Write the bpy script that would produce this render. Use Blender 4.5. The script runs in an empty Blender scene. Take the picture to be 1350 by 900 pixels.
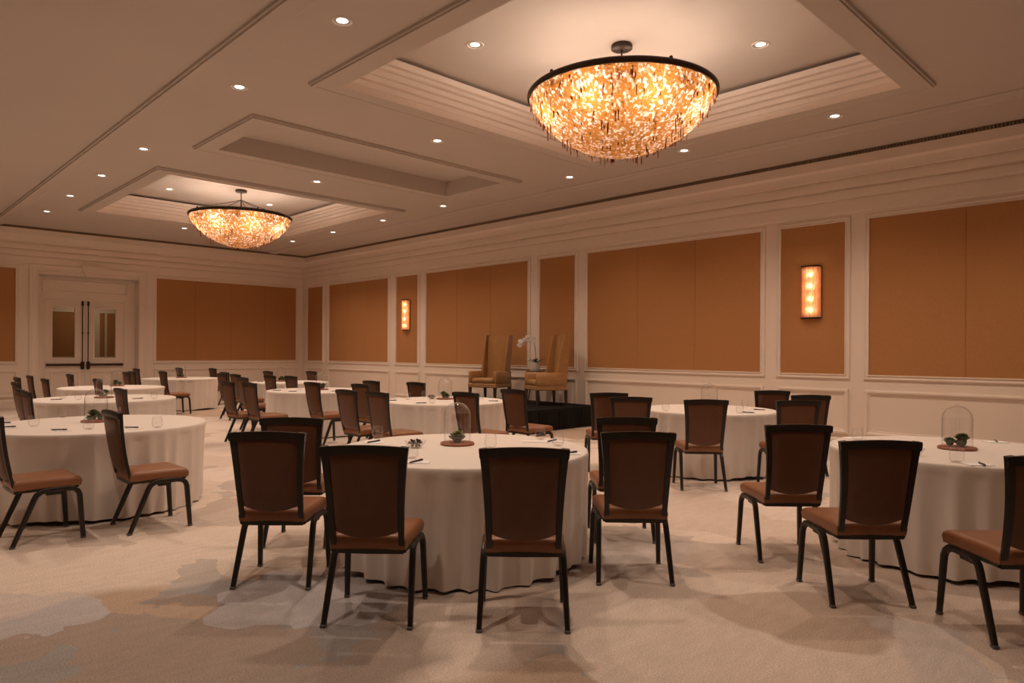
import bpy, math, random
from mathutils import Vector, Matrix
random.seed(7)
PI = math.pi
S = bpy.context.scene
COL = S.collection
XW, YW = 10.776, 20.576          # planes of the side wall and the far wall
ZC, ZT = 4.36, 4.77              # main ceiling, tray ceilings
XL, YB = -6.0, -5.0              # walls behind / beside the camera
TZ = 0.742                       # table top

# ------------------------------------------------------------------ materials
def new_mat(name):
    m = bpy.data.materials.new(name); m.use_nodes = True
    nt = m.node_tree; nt.nodes.clear()
    out = nt.nodes.new('ShaderNodeOutputMaterial')
    return m, nt, out
def N(nt, typ, **kw):
    n = nt.nodes.new(typ)
    for k, v in kw.items():
        if hasattr(n, k) and not isinstance(v, (tuple, list)) : setattr(n, k, v)
        else: n.inputs[k].default_value = v
    return n
def pmat(name, col, rough=.5, metal=0., var=.0, vscale=6., bump=0., bscale=200., spec=.5, coat=0., sheen=0., stretch=None):
    m, nt, out = new_mat(name)
    b = nt.nodes.new('ShaderNodeBsdfPrincipled')
    b.inputs['Roughness'].default_value = rough
    b.inputs['Metallic'].default_value = metal
    b.inputs['Specular IOR Level'].default_value = spec
    b.inputs['Coat Weight'].default_value = coat
    b.inputs['Sheen Weight'].default_value = sheen
    b.inputs['Base Color'].default_value = (*col, 1)
    tc = nt.nodes.new('ShaderNodeTexCoord')
    src = tc.outputs['Object']
    if stretch:
        mp = nt.nodes.new('ShaderNodeMapping'); mp.inputs['Scale'].default_value = stretch
        nt.links.new(src, mp.inputs['Vector']); src = mp.outputs['Vector']
    if var > 0:
        no = nt.nodes.new('ShaderNodeTexNoise'); no.inputs['Scale'].default_value = vscale; no.inputs['Detail'].default_value = 4
        nt.links.new(src, no.inputs['Vector'])
        r = nt.nodes.new('ShaderNodeValToRGB')
        r.color_ramp.elements[0].position = .3; r.color_ramp.elements[1].position = .7
        r.color_ramp.elements[0].color = (*[c*(1-var) for c in col], 1)
        r.color_ramp.elements[1].color = (*[min(1, c*(1+var)) for c in col], 1)
        nt.links.new(no.outputs['Fac'], r.inputs['Fac']); nt.links.new(r.outputs['Color'], b.inputs['Base Color'])
    if bump > 0:
        nb = nt.nodes.new('ShaderNodeTexNoise'); nb.inputs['Scale'].default_value = bscale; nb.inputs['Detail'].default_value = 3
        nt.links.new(src, nb.inputs['Vector'])
        bp = nt.nodes.new('ShaderNodeBump'); bp.inputs['Strength'].default_value = bump; bp.inputs['Distance'].default_value = .01
        nt.links.new(nb.outputs['Fac'], bp.inputs['Height']); nt.links.new(bp.outputs['Normal'], b.inputs['Normal'])
    nt.links.new(b.outputs['BSDF'], out.inputs['Surface'])
    return m
def emis(name, col, strength):
    m, nt, out = new_mat(name)
    e = nt.nodes.new('ShaderNodeEmission'); e.inputs['Color'].default_value = (*col, 1); e.inputs['Strength'].default_value = strength
    nt.links.new(e.outputs['Emission'], out.inputs['Surface'])
    return m
def thin_glass(name, tint=(1, 1, 1), ior=1.5, rough=.02):
    m, nt, out = new_mat(name)
    t = nt.nodes.new('ShaderNodeBsdfTransparent'); t.inputs['Color'].default_value = (*tint, 1)
    g = nt.nodes.new('ShaderNodeBsdfGlossy'); g.inputs['Roughness'].default_value = rough
    lw = nt.nodes.new('ShaderNodeLayerWeight'); lw.inputs['Blend'].default_value = .5
    pw = nt.nodes.new('ShaderNodeMath'); pw.operation = 'POWER'; pw.inputs[1].default_value = 4.5; nt.links.new(lw.outputs['Facing'], pw.inputs[0])
    f = nt.nodes.new('ShaderNodeMath'); f.operation = 'MULTIPLY_ADD'; f.inputs[1].default_value = .8; f.inputs[2].default_value = ((ior-1)/(ior+1))**2; nt.links.new(pw.outputs[0], f.inputs[0])
    mx = nt.nodes.new('ShaderNodeMixShader')
    nt.links.new(f.outputs[0], mx.inputs['Fac']); nt.links.new(t.outputs['BSDF'], mx.inputs[1]); nt.links.new(g.outputs['BSDF'], mx.inputs[2])
    nt.links.new(mx.outputs['Shader'], out.inputs['Surface'])
    return m
def carpet_mat():
    m, nt, out = new_mat('carpet')
    L = nt.links.new
    b = nt.nodes.new('ShaderNodeBsdfPrincipled'); b.inputs['Roughness'].default_value = .95; b.inputs['Specular IOR Level'].default_value = .1
    tc = nt.nodes.new('ShaderNodeTexCoord'); P = tc.outputs['Object']
    def noise(scale, det, src=P, dist=0.):
        n = nt.nodes.new('ShaderNodeTexNoise'); n.inputs['Scale'].default_value = scale; n.inputs['Detail'].default_value = det
        n.inputs['Distortion'].default_value = dist
        L(src, n.inputs['Vector']); return n
    def mix(a, c, fac, mode='MIX'):
        x = nt.nodes.new('ShaderNodeMix'); x.data_type = 'RGBA'; x.blend_type = mode
        for s, i in ((fac, 0), (a, 6), (c, 7)):
            if hasattr(s, 'links'): L(s, x.inputs[i])
            else: x.inputs[i].default_value = s
        return x.outputs[2]
    def ramp(src, stops, interp='LINEAR'):
        r = nt.nodes.new('ShaderNodeValToRGB'); cr = r.color_ramp; cr.interpolation = interp
        while len(cr.elements) < len(stops): cr.elements.new(.5)
        for e, (p, c) in zip(cr.elements, stops): e.position = p; e.color = (*c, 1)
        L(src, r.inputs['Fac']); return r.outputs['Color']
    # warped coordinates -> watery, overlapping patches
    def warp(amount, scale):
        w = noise(scale, 3)
        s = nt.nodes.new('ShaderNodeVectorMath'); s.operation = 'SUBTRACT'; s.inputs[1].default_value = (.5, .5, .5); L(w.outputs['Color'], s.inputs[0])
        k = nt.nodes.new('ShaderNodeVectorMath'); k.operation = 'SCALE'; k.inputs['Scale'].default_value = amount; L(s.outputs[0], k.inputs[0])
        a = nt.nodes.new('ShaderNodeVectorMath'); a.operation = 'ADD'; L(P, a.inputs[0]); L(k.outputs[0], a.inputs[1])
        return a.outputs[0]
    def cells(src, scale):
        v = nt.nodes.new('ShaderNodeTexVoronoi'); v.feature = 'F1'; v.inputs['Scale'].default_value = scale
        L(src, v.inputs['Vector'])
        sp = nt.nodes.new('ShaderNodeSeparateColor'); L(v.outputs['Color'], sp.inputs['Color']); return sp.outputs[0], sp.outputs[1]
    c1, c1b = cells(warp(1.5, .9), .62)
    c2, c2b = cells(warp(.9, 1.7), 1.25)
    beige = (.86, .74, .65); sand = (.78, .65, .56); tan = (.56, .43, .33); taupe = (.45, .37, .32); grey = (.40, .385, .38); blue = (.58, .555, .57)
    lay1 = ramp(c1, [(0, beige), (.28, sand), (.5, beige), (.78, tan), (.86, sand)], 'CONSTANT')
    lay2 = ramp(c2, [(0, taupe), (.22, grey), (.45, tan), (.68, blue), (.88, taupe)], 'CONSTANT')
    # the design's greyer pools lie in the front of the room
    wp = warp(1.3, .9); pools = []
    for (cx_, cy_, r0, amt) in ((1.25, 3.55, 1.05, .95), (2.05, 1.70, .72, .95), (2.95, 2.45, .22, .8)):
        sb = nt.nodes.new('ShaderNodeVectorMath'); sb.operation = 'DISTANCE'; sb.inputs[1].default_value = (cx_, cy_, 0); L(wp, sb.inputs[0])
        mr = nt.nodes.new('ShaderNodeMapRange'); mr.inputs['From Min'].default_value = r0; mr.inputs['From Max'].default_value = r0+.16
        mr.inputs['To Min'].default_value = amt; mr.inputs['To Max'].default_value = .0; L(sb.outputs['Value'], mr.inputs['Value']); pools.append(mr.outputs[0])
    def vmax(a, c):
        q = nt.nodes.new('ShaderNodeMath'); q.operation = 'MAXIMUM'; L(a, q.inputs[0]); L(c, q.inputs[1]); return q.outputs[0]
    pool = vmax(vmax(pools[0], pools[1]), pools[2])
    sel = nt.nodes.new('ShaderNodeMapRange'); sel.inputs['From Min'].default_value = .80; sel.inputs['From Max'].default_value = .81
    sel.inputs['To Max'].default_value = .45; L(c2b, sel.inputs['Value'])
    mxv = nt.nodes.new('ShaderNodeMath'); mxv.operation = 'MAXIMUM'; L(pool, mxv.inputs[0]); L(sel.outputs[0], mxv.inputs[1])
    col = mix(lay1, lay2, mxv.outputs[0])
    def patch(col, c, cx_, cy_, r0, amt):
        sb = nt.nodes.new('ShaderNodeVectorMath'); sb.operation = 'DISTANCE'; sb.inputs[1].default_value = (cx_, cy_, 0); L(wp, sb.inputs[0])
        mr = nt.nodes.new('ShaderNodeMapRange'); mr.inputs['From Min'].default_value = r0; mr.inputs['From Max'].default_value = r0+.05
        mr.inputs['To Min'].default_value = amt; mr.inputs['To Max'].default_value = .0; L(sb.outputs['Value'], mr.inputs['Value'])
        return mix(col, (*c, 1), mr.outputs[0])
    col = patch(col, beige, 3.35, 1.75, .85, .9)
    col = patch(col, tan, 3.75, 1.5, .42, .7)
    streak = nt.nodes.new('ShaderNodeMapping'); streak.inputs['Scale'].default_value = (4, 13, 1); streak.inputs['Rotation'].default_value = (0, 0, .5); L(P, streak.inputs['Vector'])
    st = noise(1.2, 5, streak.outputs[0])
    col = mix(col, ramp(st.outputs['Fac'], [(.3, (.80, .79, .78)), (.7, (1.0, 1.0, 1.0))]), .5, 'MULTIPLY')
    fine = noise(115, 2)
    col = mix(col, ramp(fine.outputs['Fac'], [(.3, (.62, .61, .60)), (.7, (1.0, 1.0, 1.0))]), .85, 'MULTIPLY')
    L(col, b.inputs['Base Color'])
    bp = nt.nodes.new('ShaderNodeBump'); bp.inputs['Strength'].default_value = .5; bp.inputs['Distance'].default_value = .01
    L(fine.outputs['Fac'], bp.inputs['Height']); L(bp.outputs['Normal'], b.inputs['Normal'])
    L(b.outputs['BSDF'], out.inputs['Surface'])
    return m
def mica_mat(name, light, mid, dark, scale, transp=.0, trans=.8):
    """amber chips that let lamp light through"""
    m, nt, out = new_mat(name); L = nt.links.new
    tc = nt.nodes.new('ShaderNodeTexCoord')
    mp = nt.nodes.new('ShaderNodeMapping'); mp.inputs['Scale'].default_value = (1, 1, .6); L(tc.outputs['Object'], mp.inputs['Vector'])
    v = nt.nodes.new('ShaderNodeTexVoronoi'); v.inputs['Scale'].default_value = scale; L(mp.outputs[0], v.inputs['Vector'])
    sp = nt.nodes.new('ShaderNodeSeparateColor'); L(v.outputs['Color'], sp.inputs['Color'])
    n = nt.nodes.new('ShaderNodeTexNoise'); n.inputs['Scale'].default_value = scale*.45; n.inputs['Detail'].default_value = 5; L(mp.outputs[0], n.inputs['Vector'])
    ad = nt.nodes.new('ShaderNodeMath'); ad.operation = 'MULTIPLY_ADD'; ad.inputs[1].default_value = .55; L(sp.outputs[0], ad.inputs[0])
    ml = nt.nodes.new('ShaderNodeMath'); ml.operation = 'MULTIPLY'; ml.inputs[1].default_value = .5; L(n.outputs['Fac'], ml.inputs[0]); L(ml.outputs[0], ad.inputs[2])
    r = nt.nodes.new('ShaderNodeValToRGB'); cr = r.color_ramp
    for e, (p, c) in zip([cr.elements[0], cr.elements[1], cr.elements.new(.5), cr.elements.new(.6)], [(.15, dark), (.80, light), (.27, mid), (.56, mid)]):
        e.position = p; e.color = (*c, 1)
    L(ad.outputs[0], r.inputs['Fac'])
    d = nt.nodes.new('ShaderNodeBsdfDiffuse'); t = nt.nodes.new('ShaderNodeBsdfTranslucent')
    L(r.outputs['Color'], d.inputs['Color']); L(r.outputs['Color'], t.inputs['Color'])
    mx = nt.nodes.new('ShaderNodeMixShader'); mx.inputs['Fac'].default_value = trans
    L(d.outputs[0], mx.inputs[1]); L(t.outputs[0], mx.inputs[2])
    res = mx.outputs[0]
    if transp:
        tr = nt.nodes.new('ShaderNodeBsdfTransparent'); tr.inputs['Color'].default_value = (*light, 1)
        m2 = nt.nodes.new('ShaderNodeMixShader'); m2.inputs['Fac'].default_value = transp
        L(res, m2.inputs[1]); L(tr.outputs[0], m2.inputs[2]); res = m2.outputs[0]
    L(res, out.inputs['Surface'])
    return m

M = {}
M['paint'] = pmat('cream_paint', (.80, .70, .61), .55, var=.02, vscale=1.5)
M['crown'] = pmat('crown_paint', (.90, .82, .75), .5, var=.02, vscale=1.5)
M['ceil'] = pmat('ceiling_paint', (.57, .51, .46), .8, var=.02, vscale=1.0)
M['fabric'] = pmat('panel_fabric', (.44, .215, .085), .85, var=.05, vscale=90, bump=.25, bscale=260, spec=.15, stretch=(1, 1, .25))
M['dark'] = pmat('dark_gap', (.03, .022, .018), .8)
M['gap'] = pmat('gap_brown', (.24, .165, .11), .8)
M['vent'] = pmat('vent_grey', (.30, .22, .155), .6)
M['carpet'] = carpet_mat()
M['cloth'] = pmat('table_linen', (.78, .715, .66), .85, bump=.08, bscale=500, spec=.15, sheen=.15)
M['leather'] = pmat('brown_leather_shaded', (.105, .037, .012), .48, var=.08, vscale=14, bump=.05, bscale=160)  # same leather as the seats, shade on the backs put into its colour
M['leather_lit'] = pmat('brown_leather_lit', (.25, .102, .042), .42, var=.07, vscale=14, bump=.05, bscale=160)  # same leather as the backs, light on the seats put into its colour
M['frame'] = pmat('black_bronze', (.022, .018, .014), .38, metal=.25, var=.15, vscale=20)
M['glide'] = pmat('grey_plastic', (.10, .095, .09), .5)
M['steel'] = pmat('brushed_steel', (.35, .32, .29), .35, metal=.9)
M['bronze'] = pmat('dark_bronze', (.045, .028, .018), .42, metal=.5, var=.2, vscale=30)
M['tan'] = pmat('tan_leather', (.36, .19, .072), .30, coat=.3, var=.08, vscale=10, bump=.06, bscale=120)
M['wood'] = pmat('dark_wood', (.045, .022, .012), .4, var=.2, vscale=8)
M['terra'] = pmat('reddish_wood', (.30, .10, .045), .5, var=.15, vscale=25, stretch=(1, 6, 1))
M['glass'] = thin_glass('clear_glass')
M['thickglass'] = thin_glass('rim_glass', (.9, .9, .9), 1.6)
M['paper'] = pmat('white_paper', (.86, .85, .84), .7)
M['pen'] = pmat('black_pen', (.012, .012, .014), .3)
M['candy'] = pmat('dark_chocolate', (.05, .022, .012), .35, var=.4, vscale=60)
M['leaf'] = pmat('succulent_green', (.085, .12, .05), .55, var=.45, vscale=40)
M['leafdark'] = pmat('succulent_grey', (.10, .095, .07), .55, var=.4, vscale=40)
M['sprout'] = pmat('sprout_green', (.30, .42, .06), .5, var=.2, vscale=40)
M['orchidleaf'] = pmat('orchid_leaf', (.02, .04, .012), .4)
M['petal'] = pmat('orchid_petal', (.80, .74, .70), .6)
M['pot'] = pmat('white_ceramic', (.72, .70, .68), .35)
M['skirt'] = pmat('black_skirt', (.010, .008, .008), .8, spec=.2)
M['stage'] = pmat('stage_top', (.009, .008, .008), .9, bump=.2, bscale=120, spec=.12)
M['lens'] = emis('lamp_lens', (1.0, .86, .72), 5.0)
M['white'] = pmat('white_trim', (.75, .70, .64), .5)
M['bulb'] = emis('warm_bulb', (1.0, .77, .60), 160)
M['sbulb'] = emis('sconce_bulb', (1.0, .72, .48), 85)
M['mica'] = mica_mat('amber_mica', (.50, .31, .120), (.35, .150, .034), (.06, .02, .005), 44)
M['micachip'] = mica_mat('amber_chip', (.65, .38, .11), (.45, .19, .04), (.14, .055, .015), 18)
M['rods'] = mica_mat('amber_rods', (.95, .78, .62), (.88, .58, .38), (.60, .30, .15), 26, transp=.25)
M['doorglass'] = thin_glass('door_glass', (.92, .9, .86), 1.5)

# ------------------------------------------------------------------ mesh helpers
class MB:
    def __init__(s): s.v, s.f = [], []
    def add(s, vs, fs):
        o = len(s.v); s.v += [tuple(p) for p in vs]; s.f += [tuple(i+o for i in f) for f in fs]; return s
    def box(s, c, d, bev=0., T=None):
        """box centre c, size d; bev chamfers all edges"""
        hx, hy, hz = d[0]/2, d[1]/2, d[2]/2
        if bev <= 0:
            vs = [(c[0]+x*hx, c[1]+y*hy, c[2]+z*hz) for x in (-1, 1) for y in (-1, 1) for z in (-1, 1)]
            fs = [(0, 1, 3, 2), (4, 6, 7, 5), (0, 4, 5, 1), (2, 3, 7, 6), (0, 2, 6, 4), (1, 5, 7, 3)]
        else:
            b = min(bev, hx*.98, hy*.98, hz*.98); vs = []; idx = {}
            for x in (-1, 1):
                for y in (-1, 1):
                    for z in (-1, 1):
                        for a in range(3):
                            h = [hx-b, hy-b, hz-b]; h[a] += b
                            idx[(x, y, z, a)] = len(vs); vs.append((c[0]+x*h[0], c[1]+y*h[1], c[2]+z*h[2]))
            fs = []; g = idx
            for k in (-1, 1):
                q = [(-1, -1), (1, -1), (1, 1), (-1, 1)]
                fs.append([g[(k, a, e, 0)] for a, e in q]); fs.append([g[(a, k, e, 1)] for a, e in q]); fs.append([g[(a, e, k, 2)] for a, e in q])
            for p in (-1, 1):
                for r in (-1, 1):
                    fs.append([g[(p, r, -1, 0)], g[(p, r, 1, 0)], g[(p, r, 1, 1)], g[(p, r, -1, 1)]])
                    fs.append([g[(p, -1, r, 0)], g[(p, 1, r, 0)], g[(p, 1, r, 2)], g[(p, -1, r, 2)]])
                    fs.append([g[(-1, p, r, 1)], g[(1, p, r, 1)], g[(1, p, r, 2)], g[(-1, p, r, 2)]])
                    for t in (-1, 1): fs.append([g[(p, r, t, 0)], g[(p, r, t, 1)], g[(p, r, t, 2)]])
        if T: vs = [T(p) for p in vs]
        return s.add(vs, fs)
    def sweep(s, path, prof, up=(0, 0, 1), scale=None, closed=False, cap=True):
        """profile points (a along side, b along up') swept along path"""
        n, k = len(path), len(prof); P = [Vector(p) for p in path]; vs = []; U = Vector(up)
        for i in range(n):
            if closed: t = (P[(i+1) % n]-P[i-1])
            else: t = P[min(i+1, n-1)]-P[max(i-1, 0)]
            t.normalize()
            side = t.cross(U)
            if side.length < 1e-4: side = t.cross(Vector((1, 0, 0)))
            side.normalize(); u2 = side.cross(t); sc = scale[i] if scale else 1
            for a, b in prof: vs.append(P[i]+side*a*sc+u2*b*sc)
        fs = []
        for i in range(n if closed else n-1):
            j = (i+1) % n
            for q in range(k):
                r = (q+1) % k; fs.append((i*k+q, i*k+r, j*k+r, j*k+q))
        if cap and not closed: fs.append(tuple(range(k))[::-1]); fs.append(tuple((n-1)*k+q for q in range(k)))
        return s.add(vs, fs)
    def tube(s, path, r, seg=8, up=(0, 0, 1), scale=None, closed=False):
        return s.sweep(path, [(r*math.cos(2*PI*i/seg), r*math.sin(2*PI*i/seg)) for i in range(seg)], up, scale, closed)
    def lathe(s, prof, seg=32, c=(0, 0, 0), captop=False, capbot=False, a0=0., a1=2*PI):
        full = abs(a1-a0-2*PI) < 1e-6; n = seg if full else seg+1; k = len(prof)
        vs = [(c[0]+r*math.cos(a0+(a1-a0)*i/seg), c[1]+r*math.sin(a0+(a1-a0)*i/seg), c[2]+z) for i in range(n) for r, z in prof]
        fs = [(i*k+q, ((i+1) % n)*k+q, ((i+1) % n)*k+q+1, i*k+q+1) for i in range(seg) for q in range(k-1)]
        if capbot: fs.append(tuple(i*k for i in range(n))[::-1])
        if captop: fs.append(tuple(i*k+k-1 for i in range(n)))
        return s.add(vs, fs)
    def ball(s, c, r, seg=12, rings=8, sz=1.):
        prof = [(max(1e-4, r*math.sin(PI*i/rings)), -r*sz*math.cos(PI*i/rings)) for i in range(rings+1)]
        return s.lathe(prof, seg, c)
    def frame(s, T, u0, u1, z0, z1, prof):
        """mitred rectangular moulding; prof = (inset, depth); T maps (u, depth, z) to the world"""
        k = len(prof); vs = []
        for i, d in prof:
            for u, z in ((u0+i, z0+i), (u1-i, z0+i), (u1-i, z1-i), (u0+i, z1-i)): vs.append(T((u, d, z)))
        fs = [(q*4+j, q*4+(j+1) % 4, (q+1)*4+(j+1) % 4, (q+1)*4+j) for q in range(k-1) for j in range(4)]
        return s.add(vs, fs)
    def obj(s, name, mat, parent=None, smooth=40., loc=None):
        me = bpy.data.meshes.new(name); me.from_pydata(s.v, [], s.f); me.update()
        import bmesh
        bm = bmesh.new(); bm.from_mesh(me); bmesh.ops.recalc_face_normals(bm, faces=bm.faces); bm.to_mesh(me); bm.free()
        if smooth:
            for p in me.polygons: p.use_smooth = True
            me.set_sharp_from_angle(angle=math.radians(smooth))
        me.materials.append(M[mat])
        o = bpy.data.objects.new(name, me); COL.objects.link(o)
        if parent: o.parent = parent
        if loc: o.location = loc
        return o
def tag(o, label, cat, group=None):
    o['label'] = label; o['category'] = cat
    if group: o['group'] = group
    return o
def thing(name, label, cat, loc=(0, 0, 0), rz=0., group=None):
    o = bpy.data.objects.new(name, None); COL.objects.link(o); o.empty_display_size = .1
    o.location = loc; o.rotation_euler = (0, 0, rz)
    return tag(o, label, cat, group)
def struct(o): o['kind'] = 'structure'; return o
def dup(root, loc, rz=0., label=None, group=None):
    r = root.copy(); COL.objects.link(r); r.location = loc; r.rotation_euler = (0, 0, rz)
    if label: r['label'] = label
    if group: r['group'] = group
    for ch in list(root.children):
        c = ch.copy(); COL.objects.link(c); c.parent = r
        for g in list(ch.children):
            d = g.copy(); COL.objects.link(d); d.parent = c
    return r
def arc(c, r, a0, a1, n, ax):
    """points on an arc in the plane of the two axes ax"""
    e, f = Vector(ax[0]), Vector(ax[1])
    return [Vector(c)+e*r*math.cos(a0+(a1-a0)*i/n)+f*r*math.sin(a0+(a1-a0)*i/n) for i in range(n+1)]

# ------------------------------------------------------------------ room shell
struct(MB().box(((XL+XW)/2, (YB+YW)/2+1.6, -.05), (XW-XL+.4, YW-YB+3.6, .1)).obj('floor', 'carpet', smooth=0))
TR = [(4.0, 8.3, 2.46, 6.76), (4.0, 8.3, 12.2, 16.6)]
SH = (4.0, 8.22, 8.7, 10.16)
ceil = MB()
xs = [XL-.1, 4.0, 8.22, 8.3, XW-.17]; ys = [YB-.1, 2.46, 6.76, 8.7, 10.16, 12.2, 16.6, YW-.5]
def in_hole(x, y): return any(a < x < b and c < y < d for a, b, c, d in TR+[SH])
for i in range(len(xs)-1):
    for j in range(len(ys)-1):
        if in_hole((xs[i]+xs[i+1])/2, (ys[j]+ys[j+1])/2): continue
        ceil.add([(xs[i], ys[j], ZC), (xs[i+1], ys[j], ZC), (xs[i+1], ys[j+1], ZC), (xs[i], ys[j+1], ZC)], [(0, 3, 2, 1)])
ceil = struct(ceil.obj('ceiling', 'ceil', smooth=0))
crown = [(0, ZC-.045), (0, ZC+.035), (.018, ZC+.04), (.024, ZC+.09), (.004, ZC+.094), (.004, ZC+.106), (.055, ZC+.11), (.06, ZC+.16), (.04, ZC+.164), (.04, ZC+.176), (.095, ZC+.18), (.10, ZC+.23), (.08, ZC+.234), (.08, ZC+.246), (.14, ZC+.25), (.145, ZC+.285), (.125, ZC+.288), (.125, ZC+.298), (.18, ZC+.302), (.20, ZC+.345), (.20, ZC+.36), (-.22, ZC+.36), (-.22, ZT)]
trim = [(-.265, ZC+.002), (-.265, ZC-.03), (-.245, ZC-.03), (-.245, ZC-.05), (-.205, ZC-.055), (-.195, ZC-.045), (0, ZC-.045)]
def ring(a, b, c, d, prof):
    mb = MB(); mb.frame(lambda p: (p[0], p[2], p[1]), a, b, c, d, prof); return mb
for k, (a, b, c, d) in enumerate(TR):
    t = struct(ring(a, b, c, d, crown).obj('trim_%d' % (k+1), 'crown', smooth=20))
    ring(a, b, c, d, trim).obj('trim_band', 'ceil', t, smooth=20)
    MB().add([(a-.22, c-.22, ZT), (b+.22, c-.22, ZT), (b+.22, d+.22, ZT), (a-.22, d+.22, ZT)], [(0, 3, 2, 1)]).obj('tray_ceiling', 'ceil', t, smooth=0)
a, b, c, d = SH
t = struct(ring(a, b, c, d, trim).obj('trim_3', 'ceil', smooth=20))
ring(a, b, c, d, [(0, ZC-.045), (0, ZC+.22)]).obj('recess_side', 'ceil', t, smooth=0)
MB().add([(a, c, ZC+.22), (b, c, ZC+.22), (b, d, ZC+.22), (a, d, ZC+.22)], [(0, 3, 2, 1)]).obj('recess_ceiling', 'ceil', t, smooth=0)
# long ceiling bands either side of the trays
for k, (x0, x1, sgn) in enumerate([(2.66, 2.92, 1), (9.36, 9.62, -1)]):
    yA, yB = YB, YW-.56
    pr = [(x0, ZC+.002), (x0, ZC-.028), (x0+.025, ZC-.028), (x0+.025, ZC-.05), (x0+.07, ZC-.05), (x0+.085, ZC-.035), (x1-.04, ZC-.035), (x1-.02, ZC-.018), (x1, ZC-.018), (x1, ZC+.002)]
    if sgn < 0: pr = [(x0+x1-x, z) for x, z in pr]; 
    k_ = len(pr)
    mb = MB().add([(x, yA, z) for x, z in pr]+[(x, yB, z) for x, z in pr], [(i, i+1, k_+i+1, k_+i) for i in range(k_-1)])
    struct(mb.obj('trim_%d' % (4+k), 'ceil', smooth=20))
# cornice along the side wall and the far wall
CP = [(0, 0, 3.50), (.022, .022, 3.515), (.022, .022, 3.69), (.006, .006, 3.694), (.006, .006, 3.712), (.05, .055, 3.718), (.055, .06, 3.735), (.055, .06, 3.835), (.03, .035, 3.84), (.03, .035, 3.862), (.09, .095, 3.868), (.095, .10, 3.885), (.095, .105, 3.99), (.08, .085, 3.994), (.08, .085, 4.01), (.125, .16, 4.02), (.125, .16, 4.05), (.15, .42, 4.13), (.19, .52, 4.165), (.19, .53, 4.30)]
def cornice(prof, name, mat, x_end=XL):
    k = len(prof)
    vs = [(XW-a, YB, z) for a, b, z in prof]+[(XW-a, YW-b, z) for a, b, z in prof]+[(x_end, YW-b, z) for a, b, z in prof]
    fs = [(s*k+i, s*k+i+1, (s+1)*k+i+1, (s+1)*k+i) for s in (0, 1) for i in range(k-1)]
    return MB().add(vs, fs).obj(name, mat, smooth=20)
cor = struct(cornice(CP, 'trim_6', 'paint'))
g = cornice([(.185, .525, 4.298), (.155, .495, 4.30), (.155, .495, 4.37)], 'shadow_gap', 'gap', 2.7); g.parent = cor
# air slot with fins along the side wall
y = -1.0; mb = MB()
while y < 14.5:
    mb.box((XW-.183, y, 4.329), (.012, .016, .06)); y += .042
va = tag(mb.obj('linear_air_vent', 'vent', smooth=0), 'long slim air vent with fine fins along the cornice of the panelled side wall', 'air vent')

UF = [(-.075, 0), (-.075, .018), (-.06, .026), (-.048, .026), (-.042, .018), (-.022, .016), (-.015, .03), (-.003, .032), (0, .022), (0, .004)]
LF = [(0, 0), (0, .012), (.012, .022), (.03, .024), (.038, .014), (.055, .012), (.062, .004), (.062, 0)]
LFR = [(0, 0), (0, .03), (.015, .036), (.035, .034), (.05, .012), (.07, .006), (.075, .0)]
def panels(wall, T, spans, skip_lower=()):
    for (a, b, nst) in spans:
        z0, z1 = 1.121, 3.384
        mb = MB(); w = (b-a)/nst
        for i in range(nst):
            u0, u1 = a+i*w, a+(i+1)*w; e = .007
            P = [(u0, .004, z0), (u1, .004, z0), (u1, .004, z1), (u0, .004, z1), (u0+e, .012, z0), (u1-e, .012, z0), (u1-e, .012, z1), (u0+e, .012, z1)]
            mb.add([T(p) for p in P], [(4, 5, 6, 7), (0, 4, 7, 3), (1, 2, 6, 5)])
        mb.obj('fabric_panel', 'fabric', wall, smooth=0)
        MB().frame(T, a, b, z0, z1, UF).obj('panel_moulding', 'paint', wall, smooth=25)
        if (a, b) not in skip_lower:
            MB().frame(T, a-.055, b+.055, .24, .90, LFR).obj('lower_moulding', 'paint', wall, smooth=25)
def base(wall, T, u0, u1):
    pr = [(0, 0), (.022, 0), (.022, .15), (.012, .165), (.006, .18), (0, .18)]
    vs = [T((u, d, z)) for u in (u0, u1) for d, z in pr]; k = len(pr)
    return MB().add(vs, [(i, i+1, k+i+1, k+i) for i in range(k-1)])
# side wall (plane X = XW), facing -X
wr = struct(MB().box((XW+.1, (YB+YW)/2, 2.4), (.2, YW-YB+.4, 4.8)).obj('wall_right', 'paint', smooth=0))
TRt = lambda p: (XW-p[1], p[0], p[2])
SPR = [(-4.6, -1.65, 3), (-1.3, -.35, 1), (0.0, 3.6, 3), (3.94, 4.91, 1), (5.25, 8.85, 3), (9.18, 10.15, 1), (10.51, 14.08, 3), (14.44, 15.38, 1), (15.76, 18.86, 3), (19.24, 20.17, 1)]
panels(wr, TRt, SPR)
struct(base(wr, TRt, YB, YW).obj('baseboard_right', 'paint', smooth=20))
# far wall (plane Y = YW), facing -Y, with the door opening
DX0, DX1, DZ = 3.71, 6.0, 3.31
wf = MB()
wf.box(((XL+DX0)/2, YW+.1, 2.4), (DX0-XL, .2, 4.8)).box(((DX1+XW)/2, YW+.1, 2.4), (XW-DX1, .2, 4.8)).box(((DX0+DX1)/2, YW+.1, (DZ+4.8)/2), (DX1-DX0, .2, 4.8-DZ))
wf = struct(wf.obj('wall_back', 'paint', smooth=0))
TF = lambda p: (p[0], YW-p[1], p[2])
panels(wf, TF, [(-.95, 3.235, 4), (6.44, 10.555, 4)])
bb = base(wf, TF, XL, 3.5); b2 = base(wf, TF, 6.2, XW); bb.add(b2.v, b2.f)
struct(bb.obj('baseboard_back', 'paint', smooth=20))
struct(MB().box((XL-.1, (YB+YW)/2, 2.4), (.2, YW-YB+.4, 4.8)).obj('wall_left', 'paint', smooth=0))
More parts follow.
